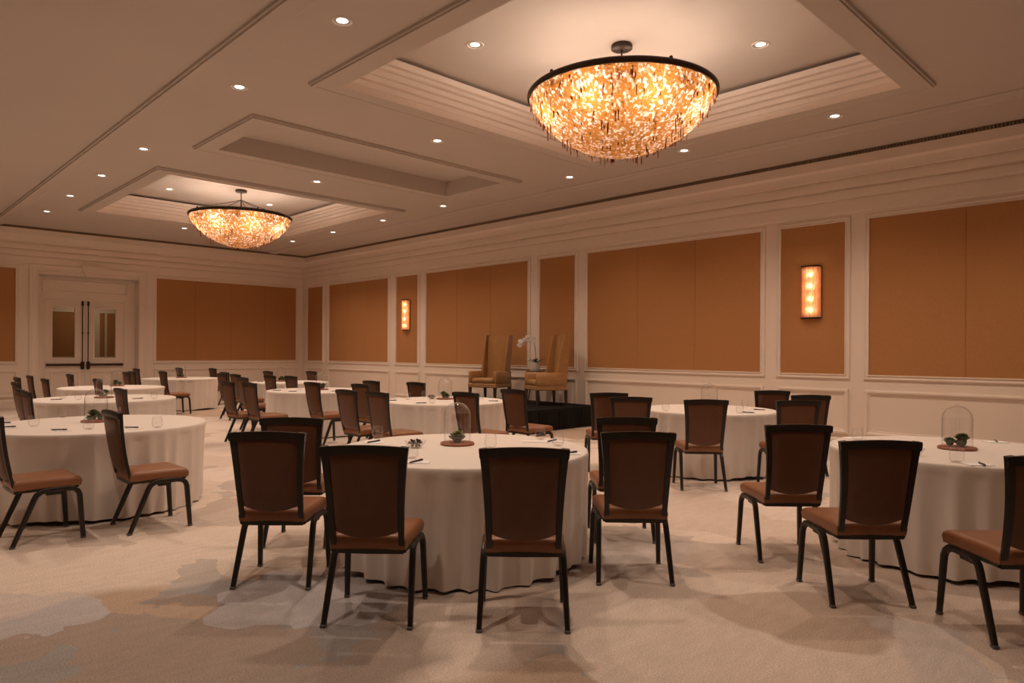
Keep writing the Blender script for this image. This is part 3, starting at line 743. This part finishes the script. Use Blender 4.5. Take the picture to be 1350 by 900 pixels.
def rosette(mb, c, R, n_layers, rs, wide=.33):
    for L_ in range(n_layers):
        t = L_/max(1, n_layers-1); n = max(5, int(13-5*t)); tilt = .25+1.0*t; ln = R*(1-.5*t)
        for k in range(n):
            a = 2*PI*(k+.5*L_)/n+rs.uniform(-.12, .12); l = ln*rs.uniform(.85, 1.1); w = l*wide
            d = Vector((math.cos(a)*math.cos(tilt), math.sin(a)*math.cos(tilt), math.sin(tilt))); sd = Vector((-math.sin(a), math.cos(a), 0)); up = sd.cross(d)*-1
            b = Vector(c)+Vector((0, 0, R*.25*t))
            P = [b, b+d*l*.45+sd*w*.5, b+d*l*.8+sd*w*.42, b+d*l+up*l*.1, b+d*l*.8-sd*w*.42, b+d*l*.45-sd*w*.5, b+d*l*.55+up*w*.35, b+d*l*.5-up*w*.28]
            mb.add(P, [(0, 1, 6), (1, 2, 6), (2, 3, 6), (3, 4, 6), (4, 5, 6), (5, 0, 6), (1, 0, 7), (2, 1, 7), (3, 2, 7), (4, 3, 7), (5, 4, 7), (0, 5, 7)])
def succulent_sprout():
    o = thing('succulent', 'x', 'plant', group='succulents under the cloches'); rs = random.Random(5)
    mb = MB(); rosette(mb, (0, 0, .018), .078, 5, rs, .42); mb.ball((0, 0, .022), .035, 14, 8, .8); mb.obj('dark_rosette', 'leafdark', o, smooth=50)
    mb = MB(); rosette(mb, (.004, -.002, .062), .032, 3, rs, .5); mb.obj('pale_sprout', 'sprout', o, smooth=50)
    return o
def succulent_pair():
    o = thing('succulent', 'x', 'plant', group='succulents under the cloches'); rs = random.Random(9)
    for (cx, cy, R, z) in ((-.042, .018, .050, .022), (.026, -.014, .062, .046), (.040, .040, .042, .012)):
        mb = MB(); mb.ball((cx, cy, (z+R*.5)/2), R*.5, 12, 8, (z+R*.5)/R)
        rosette(mb, (cx, cy, z+R*.1), R, 5, rs, .5); mb.obj('green_rosette', 'leaf', o, smooth=50)
    return o
cl0, s1, s2 = cloche_proto(), succulent_sprout(), succulent_pair()
KS = (1.43-TZ)/(1.43-.768)      # positions were taken for a slightly higher top
CL = {'T1': (3.185, 3.80), 'T2': (5.62, 1.30), 'T3': (1.74, 7.18), 'T4': (6.06, 7.50), 'T5': (7.34, 4.20), 'T6': (5.92, 10.62), 'T7': (2.68, 10.66), 'T8': (3.70, 13.9), 'T9': (5.92, 17.15), 'T10': (6.85, 13.98)}
used1 = used2 = False
for i, (k, (x, y)) in enumerate(CL.items()):
    x, y = x*KS, y*KS
    nm = TABLES[k][3]
    o = cl0 if i == 0 else dup(cl0, (0, 0, 0)); o.location = (x, y, TZ+.0005); o.rotation_euler = (0, 0, i*.7); o['label'] = 'clear glass cloche on a reddish wooden base, on ' + nm
    if k == 'T1': p = s1; p['label'] = 'dark succulent rosette with pale green sprout under the clear cloche'
    else:
        p = s2 if not used2 else dup(s2, (0, 0, 0)); used2 = True; p['label'] = 'dark green succulent clumps under the cloche on ' + nm
    p.location = (x, y, TZ+.0195); p.rotation_euler = (0, 0, -.8 if k == 'T2' else i*1.3)
def tumbler_proto():
    o = MB().lathe([(.0005, .0), (.028, .0), (.040, .018), (.0435, .04), (.040, .07), (.034, .098), (.0325, .098), (.0385, .07), (.042, .04), (.0385, .02), (.027, .008), (.0005, .008)], 28).obj('stemless_glass', 'glass')
    return tag(o, 'x', 'glass', 'stemless glasses on the tables')
def pad_proto():
    o = MB().box((0, 0, .002), (.105, .15, .004)).obj('notepad', 'paper', smooth=0)
    return tag(o, 'x', 'notepad', 'notepads on the tables')
def pen_proto():
    o = thing('ballpoint_pen', 'x', 'pen', group='pens on the tables')
    MB().sweep([(-.068, 0, .006), (-.055, 0, .006), (.045, 0, .006), (.068, 0, .006)], [(.0055*math.cos(PI*i/4), .0055*math.sin(PI*i/4)) for i in range(8)], scale=[.25, .9, 1, .8]).obj('barrel', 'pen', o)
    MB().box((.05, 0, .0125), (.036, .004, .002)).obj('clip', 'steel', o, smooth=0)
    return o
g0, n0, p0 = tumbler_proto(), pad_proto(), pen_proto()
GL = {'T1': [(2.97, 4.48), (2.57, 3.5), (3.84, 3.61), (3.66, 3.27), (3.24, 3.51)], 'T2': [(4.92, 1.14), (5.62, 1.96)], 'T3': [(1.25, 7.09), (1.53, 6.54), (1.62, 7.86), (1.99, 6.32), (2.02, 7.61)],
 'T4': [(6.10, 8.02), (5.63, 7.77), (5.46, 7.01), (5.78, 6.72), (6.45, 7.19)], 'T5': [(6.74, 4.40), (7.13, 3.71), (7.85, 4.02)], 'T6': [(5.60, 10.76), (5.59, 11.3)], 'T7': [(3.12, 10.04), (2.24, 10.86), (2.32, 10.42)], 'T8': [(3.01, 13.7), (3.40, 14.2)], 'T9': [(5.73, 17.44)], 'T10': [(6.61, 14.2)]}
GN = {'T1': ['by the doorward chairs', 'behind the first front chair', 'farthest toward the stage', 'beside the pen toward the stage', 'peeking over the second front chair'],
 'T2': ['before the cloche', 'at its back edge'], 'T3': ['beside the two pens', 'before the cloche', 'at its far edge', 'past the side-view chair', 'behind the side-view chair top'],
 'T4': ['before the far chair', 'by the doorward edge', 'in the front middle', 'next to the chair before the stage', 'behind the chair seen through the cloche'],
 'T5': ['by the stage side chairs', 'beside a pen', 'under the sconce chairs'], 'T6': ['near its middle', 'at its far side'], 'T7': ['stageward of the dark chair', 'doorward, rear one', 'doorward, front one'], 'T8': ['front one', 'rear one'], 'T9': ['lone one'], 'T10': ['lone one']}
first = True
for k, L_ in GL.items():
    for q, (x, y) in enumerate(L_):
        x, y = x*KS, y*KS
        o = g0 if first else g0.copy()
        if not first: COL.objects.link(o)
        first = False; o.location = (x, y, TZ+.0005); o['label'] = 'stemless glass %s, on %s' % (GN[k][q], TABLES[k][3])
NP = {'T1': [(2.81, 4.28, 45, 'with a pen by the doorward chairs'), (2.50, 3.35, 45, 'with a pen behind the first front chair'), (3.70, 3.56, 45, 'under the stageward glass'), (3.80, 3.45, 45, 'with a pen toward the stage'), (3.44, 2.975, 45, 'beside the second front chair')],
 'T2': [(4.915, 1.03, 45, 'in front with a pen'), (6.27, 1.20, 45, 'at the back with a pen'), (5.72, 2.02, 45, 'propped near the rear edge'), (5.26, 1.92, 45, 'between two front chairs')],
 'T3': [(1.12, 7.53, 0, 'rear one by the pens'), (1.08, 7.09, 0, 'front one by the pens'), (1.35, 6.58, 0, 'before the cloche'), (1.83, 6.38, 0, 'past the side-view chair')],
 'T4': [(5.33, 7.08, 0, 'in front'), (5.72, 8.10, 0, 'at the back')], 'T5': [(7.78, 3.97, 45, 'toward the sconce'), (7.22, 3.64, 45, 'in front')]}
first = True
for k, L_ in NP.items():
    for (x, y, r, lab) in L_:
        x, y = x*KS, y*KS
        o = n0 if first else n0.copy()
        if not first: COL.objects.link(o)
        first = False; o.location = (x, y, TZ+.0008); o.rotation_euler = (0, 0, math.radians(r)); o['label'] = 'white notepad %s, on %s' % (lab, TABLES[k][3])
PN = {'T1': [(2.80, 4.277, 12, 'by the doorward chairs'), (2.487, 3.347, 16, 'behind the first front chair'), (3.797, 3.453, 12, 'toward the stage'), (3.43, 2.97, -14, 'beside the second front chair')],
 'T2': [(4.915, 1.01, 207, 'in front'), (6.30, 1.205, 198, 'at the back'), (5.27, 1.93, 15, 'between two front chairs')],
 'T3': [(1.33, 6.585, -41, 'before the cloche'), (1.81, 6.39, -52, 'past the side-view chair'), (1.10, 7.535, -41, 'rear one at the edge'), (1.063, 7.10, -27, 'front one at the edge')],
 'T4': [(5.32, 7.06, -36, 'in the front middle'), (5.33, 7.72, -33, 'at the doorward edge'), (6.30, 6.78, -45, 'before the stage')],
 'T5': [(7.21, 3.65, 110, 'in front'), (7.70, 3.76, 110, 'toward the sconce')], 'T6': [(5.22, 10.80, -25, 'doorward'), (5.30, 10.42, -25, 'in front'), (5.85, 10.06, -30, 'by the cloche')],
 'T7': [(2.95, 10.16, -14, 'stageward'), (2.11, 10.60, -10, 'doorward')], 'T10': [(6.42, 14.04, -20, 'doorward'), (6.7, 13.35, -22, 'in front')]}
first = True
for k, L_ in PN.items():
    for (x, y, r, lab) in L_:
        x, y = x*KS, y*KS
        onpad = any(abs(x-a*KS)+abs(y-b*KS) < .09 for a, b, _, _ in NP.get(k, []))
        o = p0 if first else dup(p0, (0, 0, 0))
        first = False; o.location = (x, y, TZ+(.0050 if onpad else .0008)); o.rotation_euler = (0, 0, math.radians(r)); o['label'] = 'black ballpoint pen %s, on %s' % (lab, TABLES[k][3])
bo0 = MB().lathe([(.0005, .0), (.03, .0), (.05, .012), (.068, .034), (.075, .05), (.0725, .051), (.065, .036), (.047, .015), (.028, .005), (.0005, .005)], 32).obj('glass_bowl', 'glass')
tag(bo0, 'x', 'bowl', 'glass candy bowls')
cd0 = MB(); cd0.lathe([(.0005, -.007), (.009, -.006), (.012, -.001), (.012, .002), (.008, .007), (.0005, .008)], 12); cd0 = tag(cd0.obj('chocolate_candy', 'candy'), 'x', 'candy')
first = True; rs = random.Random(4)
for q, (k, x, y) in enumerate((('T1', 2.87, 3.87), ('T2', 5.05, 1.42), ('T4', 5.92, 7.62))):
    x, y = x*KS, y*KS
    b_ = bo0 if q == 0 else bo0.copy()
    if q: COL.objects.link(b_)
    b_.location = (x, y, TZ+.0005); b_['label'] = 'small clear glass bowl of dark chocolates on ' + TABLES[k][3]
    for (n, r, z) in ((5, .026, .0165), (7, .042, .037), (3, .018, .036), (4, .03, .052)):
        for i in range(n):
            a = 2*PI*i/n+z*40+rs.uniform(-.1, .1)
            o = cd0 if first else cd0.copy()
            if not first: COL.objects.link(o)
            first = False; o.location = (x+r*math.cos(a), y+r*math.sin(a), TZ+z); o.rotation_euler = (rs.uniform(-.5, .5), rs.uniform(-.5, .5), rs.uniform(0, 3))
            o['label'] = 'dark chocolate candy piled in the glass bowl on ' + TABLES[k][3]; o['group'] = 'chocolates in the bowl on ' + TABLES[k][3]

# ------------------------------------------------------------------ stage with armchairs and orchid
SX0, SX1, SY0, SY1, SZ = 8.62, 10.72, 8.53, 12.2, .39
st = thing('stage_platform', 'low black stage with pleated skirt against the panelled wall, carrying two armchairs', 'stage', ((SX0+SX1)/2, (SY0+SY1)/2, 0))
ox, oy = (SX0+SX1)/2, (SY0+SY1)/2
MB().box((0, 0, SZ-.03), (SX1-SX0, SY1-SY0, .06), .006).obj('deck', 'stage', st, smooth=0)
path = []
def pleat(p, q, outx, outy, n):
    for i in range(n): 
        t = i/n; w = .016*math.sin(i*PI/2)+.012*math.sin(i*1.3)
        path.append((p[0]+(q[0]-p[0])*t+outx*(.014+w), p[1]+(q[1]-p[1])*t+outy*(.014+w)))
pleat((SX0-ox, SY1-oy), (SX0-ox, SY0-oy), -1, 0, 160); pleat((SX0-ox, SY0-oy), (SX1-ox, SY0-oy), 0, -1, 96)
vs = []; 
for x, y in path: vs += [(x, y, .012), (x, y, .2), (x*.999, y*.999, SZ-.035)]
MB().add(vs, [(i*3+j, (i+1)*3+j, (i+1)*3+j+1, i*3+j+1) for i in range(len(path)-1) for j in (0, 1)]).obj('skirt', 'skirt', st, smooth=70)
mb = MB(); mb.box((0, -(SY1-SY0)/2-.006, SZ-.025), (SX1-SX0+.02, .012, .05)).box((-(SX1-SX0)/2-.006, 0, SZ-.025), (.012, SY1-SY0, .05)); mb.obj('skirt_band', 'skirt', st, smooth=0)

def armchair_proto():
    o = thing('wing_armchair', 'x', 'armchair', group='tan leather wing armchairs')
    W, Dp = .68, .66      # local +X forward
    for sx in (-1, 1):
        for sy in (-1, 1):
            x, y = sx*(Dp/2-.035), sy*(W/2-.04)
            MB().sweep([(x+sx*.012*(1 if sx < 0 else 0), y, 0), (x, y, .30)], [(-.024, -.024), (.024, -.024), (.024, .024), (-.024, .024)], up=(0, 1, 0), scale=[.72, 1.15]).obj('leg', 'wood', o, smooth=0)
    MB().box((0, 0, .335), (Dp, W, .085), .012).obj('seat_frame', 'tan', o, smooth=25)
    MB().box((.045, 0, .43), (Dp-.10, W-.16, .12), .03).obj('seat_cushion', 'tan', o, smooth=50)
    for s in (-1, 1):
        MB().box((.0, s*(W/2-.038), .49), (Dp-.02, .076, .28), .022).obj('armrest', 'tan', o, smooth=50)
    # tall back, slightly raked
    def bk(z): return -Dp/2+.07-.10*max(0, (z-.38))/1.0
    nz = 12; vs = []
    for i in range(nz+1):
        z = .38+.985*i/nz; hw = .225+.02*i/nz; x = bk(z); rd = .012 if i < nz else 0
        vs += [(x-.05, -hw, z), (x+.03, -hw, z), (x+.052, -hw*.55, z-(.006 if i == nz else 0)), (x+.06, 0, z-(.008 if i == nz else 0)), (x+.052, hw*.55, z-(.006 if i == nz else 0)), (x+.03, hw, z), (x-.05, hw, z)]
    k = 7; fs = [(i*k+j, i*k+(j+1) % k, (i+1)*k+(j+1) % k, (i+1)*k+j) for i in range(nz) for j in range(k)]+[tuple(range(k))[::-1], tuple(nz*k+j for j in range(k))]
    MB().add(vs, fs).obj('backrest', 'tan', o, smooth=35)
    for s in (-1, 1):     # wings
        vs = []; ny = 14
        for i in range(ny+1):
            z = .50+.88*i/ny; t = i/ny; x = bk(z); dep = .085+.075*(1-t)+.02*math.sin(PI*t)
            y0, y1 = s*(.232+.02*t), s*(.29+.02*t)
            vs += [(x-.055, y0, z), (x+dep, y0+s*.006, z), (x+dep+.012, (y0+y1)/2, z), (x+dep, y1-s*.004, z), (x-.055, y1, z)]
        k = 5; fs = [(i*k+j, i*k+(j+1) % k, (i+1)*k+(j+1) % k, (i+1)*k+j) for i in range(ny) for j in range(k)]+[tuple(range(k))[::-1], tuple(ny*k+j for j in range(k))]
        w_ = MB().add(vs, fs).obj('wing', 'tan', o, smooth=35)
        mb = MB()
        for i in range(40):
            z = .52+.85*i/39; mb.ball((bk(z)-.056, s*(.265+.02*(z-.5)/.88), z), .007, 6, 4)
        mb.obj('nailhead_stud', 'bronze', w_)
    return o
a1 = armchair_proto(); a1.location = (9.86, 10.72, SZ+.003); a1.rotation_euler = (0, 0, math.radians(196)); a1['label'] = 'tan leather wing armchair facing us, farther from the stage end'
a2 = dup(a1, (10.06, 9.32, SZ+.003), math.radians(155), 'tan leather wing armchair seen from its side, nearer the stage end')
tb = thing('side_table', 'small dark round side table between the two stage armchairs, under the orchid', 'side table', (10.42, 9.94, SZ+.0005))
MB().lathe([(.0005, .61), (.19, .61), (.20, .617), (.20, .63), (.19, .637), (.0005, .637)], 36).obj('tabletop', 'wood', tb)
for k in range(3):
    a = 2*PI*k/3+.3; MB().tube([(.05*math.cos(a), .05*math.sin(a), .612), (.16*math.cos(a), .16*math.sin(a), 0.008)], .011, 8, up=(math.cos(a+1.57), math.sin(a+1.57), 0)).obj('leg', 'wood', tb)
orc = thing('potted_orchid', 'white orchid in a square-shouldered white pot between the two stage armchairs', 'potted plant', (10.42, 9.94, SZ+.638))
MB().lathe([(.0005, 0), (.075, 0), (.082, .01), (.092, .17), (.094, .18), (.086, .18), (.083, .165), (.0005, .16)], 32).obj('pot', 'pot', orc)
rs = random.Random(2)
for k in range(9):
    a = 2*PI*k/9+rs.uniform(-.2, .2); l = rs.uniform(.12, .2); el = rs.uniform(.3, 1.1); vs = []
    for i in range(8):
        t = i/7; r = l*t*math.cos(el*(1-.5*t)); z = .165+l*t*math.sin(el)*(1-.35*t); w = .022*math.sin(PI*min(1, t*.93+.05))**.7
        ca, sa = math.cos(a), math.sin(a)
        for s, dz in ((-1, .006), (0, 0), (1, .006)): vs.append((r*ca-s*w*sa, r*sa+s*w*ca, z+dz))
        for s, dz in ((1, .003), (0, -.004), (-1, .003)): vs.append((r*ca-s*w*sa, r*sa+s*w*ca, z+dz))
    fs = [(i*6+j, i*6+(j+1) % 6, (i+1)*6+(j+1) % 6, (i+1)*6+j) for i in range(7) for j in range(6)]
    MB().add(vs, fs).obj('leaf', 'orchidleaf', orc, smooth=60)
# stem leans from the pot, then arches toward the double doors
sd = Vector((-.7145, .6997, 0))        # along the view's left, level
stem = [Vector((0, 0, .16)), Vector((0, 0, .30))+sd*.0, Vector((0, 0, .46))+sd*.01, Vector((0, 0, .58))+sd*.03, Vector((0, 0, .65))+sd*.10, Vector((0, 0, .665))+sd*.19, Vector((0, 0, .62))+sd*.28, Vector((0, 0, .56))+sd*.33]
MB().tube(stem, .006, 6, up=(.7, .71, 0)).obj('stem', 'orchidleaf', orc)
for (t, z, o2) in ((.03, .60, .02), (.06, .67, -.02), (.13, .63, .025), (.16, .70, -.025), (.22, .645, .02), (.26, .585, -.02), (.31, .61, .01), (.33, .53, -.01)):
    c = Vector((0, 0, z))+sd*t+Vector((-.7, -.71, 0))*(.03+o2); nrm = Vector((-.7, -.70, rs.uniform(-.2, .2))).normalized(); e1 = nrm.cross(Vector((0, 0, 1))).normalized(); e2 = e1.cross(nrm)
    mb = MB()
    for p in range(5):
        a = 2*PI*p/5+PI/2; d1 = e1*math.cos(a)+e2*math.sin(a); d2 = nrm.cross(d1); l = .062 if p in (1, 4) else .052; w = .042 if p in (1, 4) else .026
        P = [c, c+d1*l*.35+d2*w*.6+nrm*.004, c+d1*l*.8+d2*w*.7+nrm*.002, c+d1*l-nrm*.004, c+d1*l*.8-d2*w*.7+nrm*.002, c+d1*l*.35-d2*w*.6+nrm*.004]
        Q = [v-nrm*.003 for v in P]
        mb.add(P+Q, [(0, 1, 2, 3, 4, 5), (11, 10, 9, 8, 7, 6)]+[(i, 6+i, 6+(i+1) % 6, (i+1) % 6) for i in range(6)])
    mb.ball(c+nrm*.008, .009, 8, 6).obj('blossom', 'petal', orc, smooth=30)

# ------------------------------------------------------------------ camera
F_PX, YAW, ROLL, SHIFT = 919.7, .775, -.0058, 13.136
fw = Vector((math.sin(YAW), math.cos(YAW), 0)); rt = Vector((math.cos(YAW), -math.sin(YAW), 0)); up = Vector((0, 0, 1))
rt, up = rt*math.cos(ROLL)-up*math.sin(ROLL), rt*math.sin(ROLL)+up*math.cos(ROLL)
cam = bpy.data.cameras.new('camera'); cam.sensor_width = 36; cam.lens = F_PX/1350*36; cam.shift_y = SHIFT/1350; cam.clip_end = 100
co = bpy.data.objects.new('camera', cam); COL.objects.link(co)
co.matrix_world = Matrix(((rt.x, up.x, -fw.x, 0), (rt.y, up.y, -fw.y, 0), (rt.z, up.z, -fw.z, 1.43), (0, 0, 0, 1)))
S.camera = co
w = bpy.data.worlds.new('world'); S.world = w; w.use_nodes = True
w.node_tree.nodes['Background'].inputs['Color'].default_value = (.01, .008, .006, 1)
S.view_settings.view_transform = 'Standard'; S.view_settings.look = 'None'; S.view_settings.gamma = 1; S.view_settings.use_curve_mapping = False
S.view_settings.exposure = 0
S.cycles.use_denoising = True
S.cycles.max_bounces = 10; S.cycles.diffuse_bounces = 6; S.cycles.transparent_max_bounces = 24; S.cycles.transmission_bounces = 8
S.cycles.sample_clamp_indirect = 6
S.cycles.use_light_tree = True
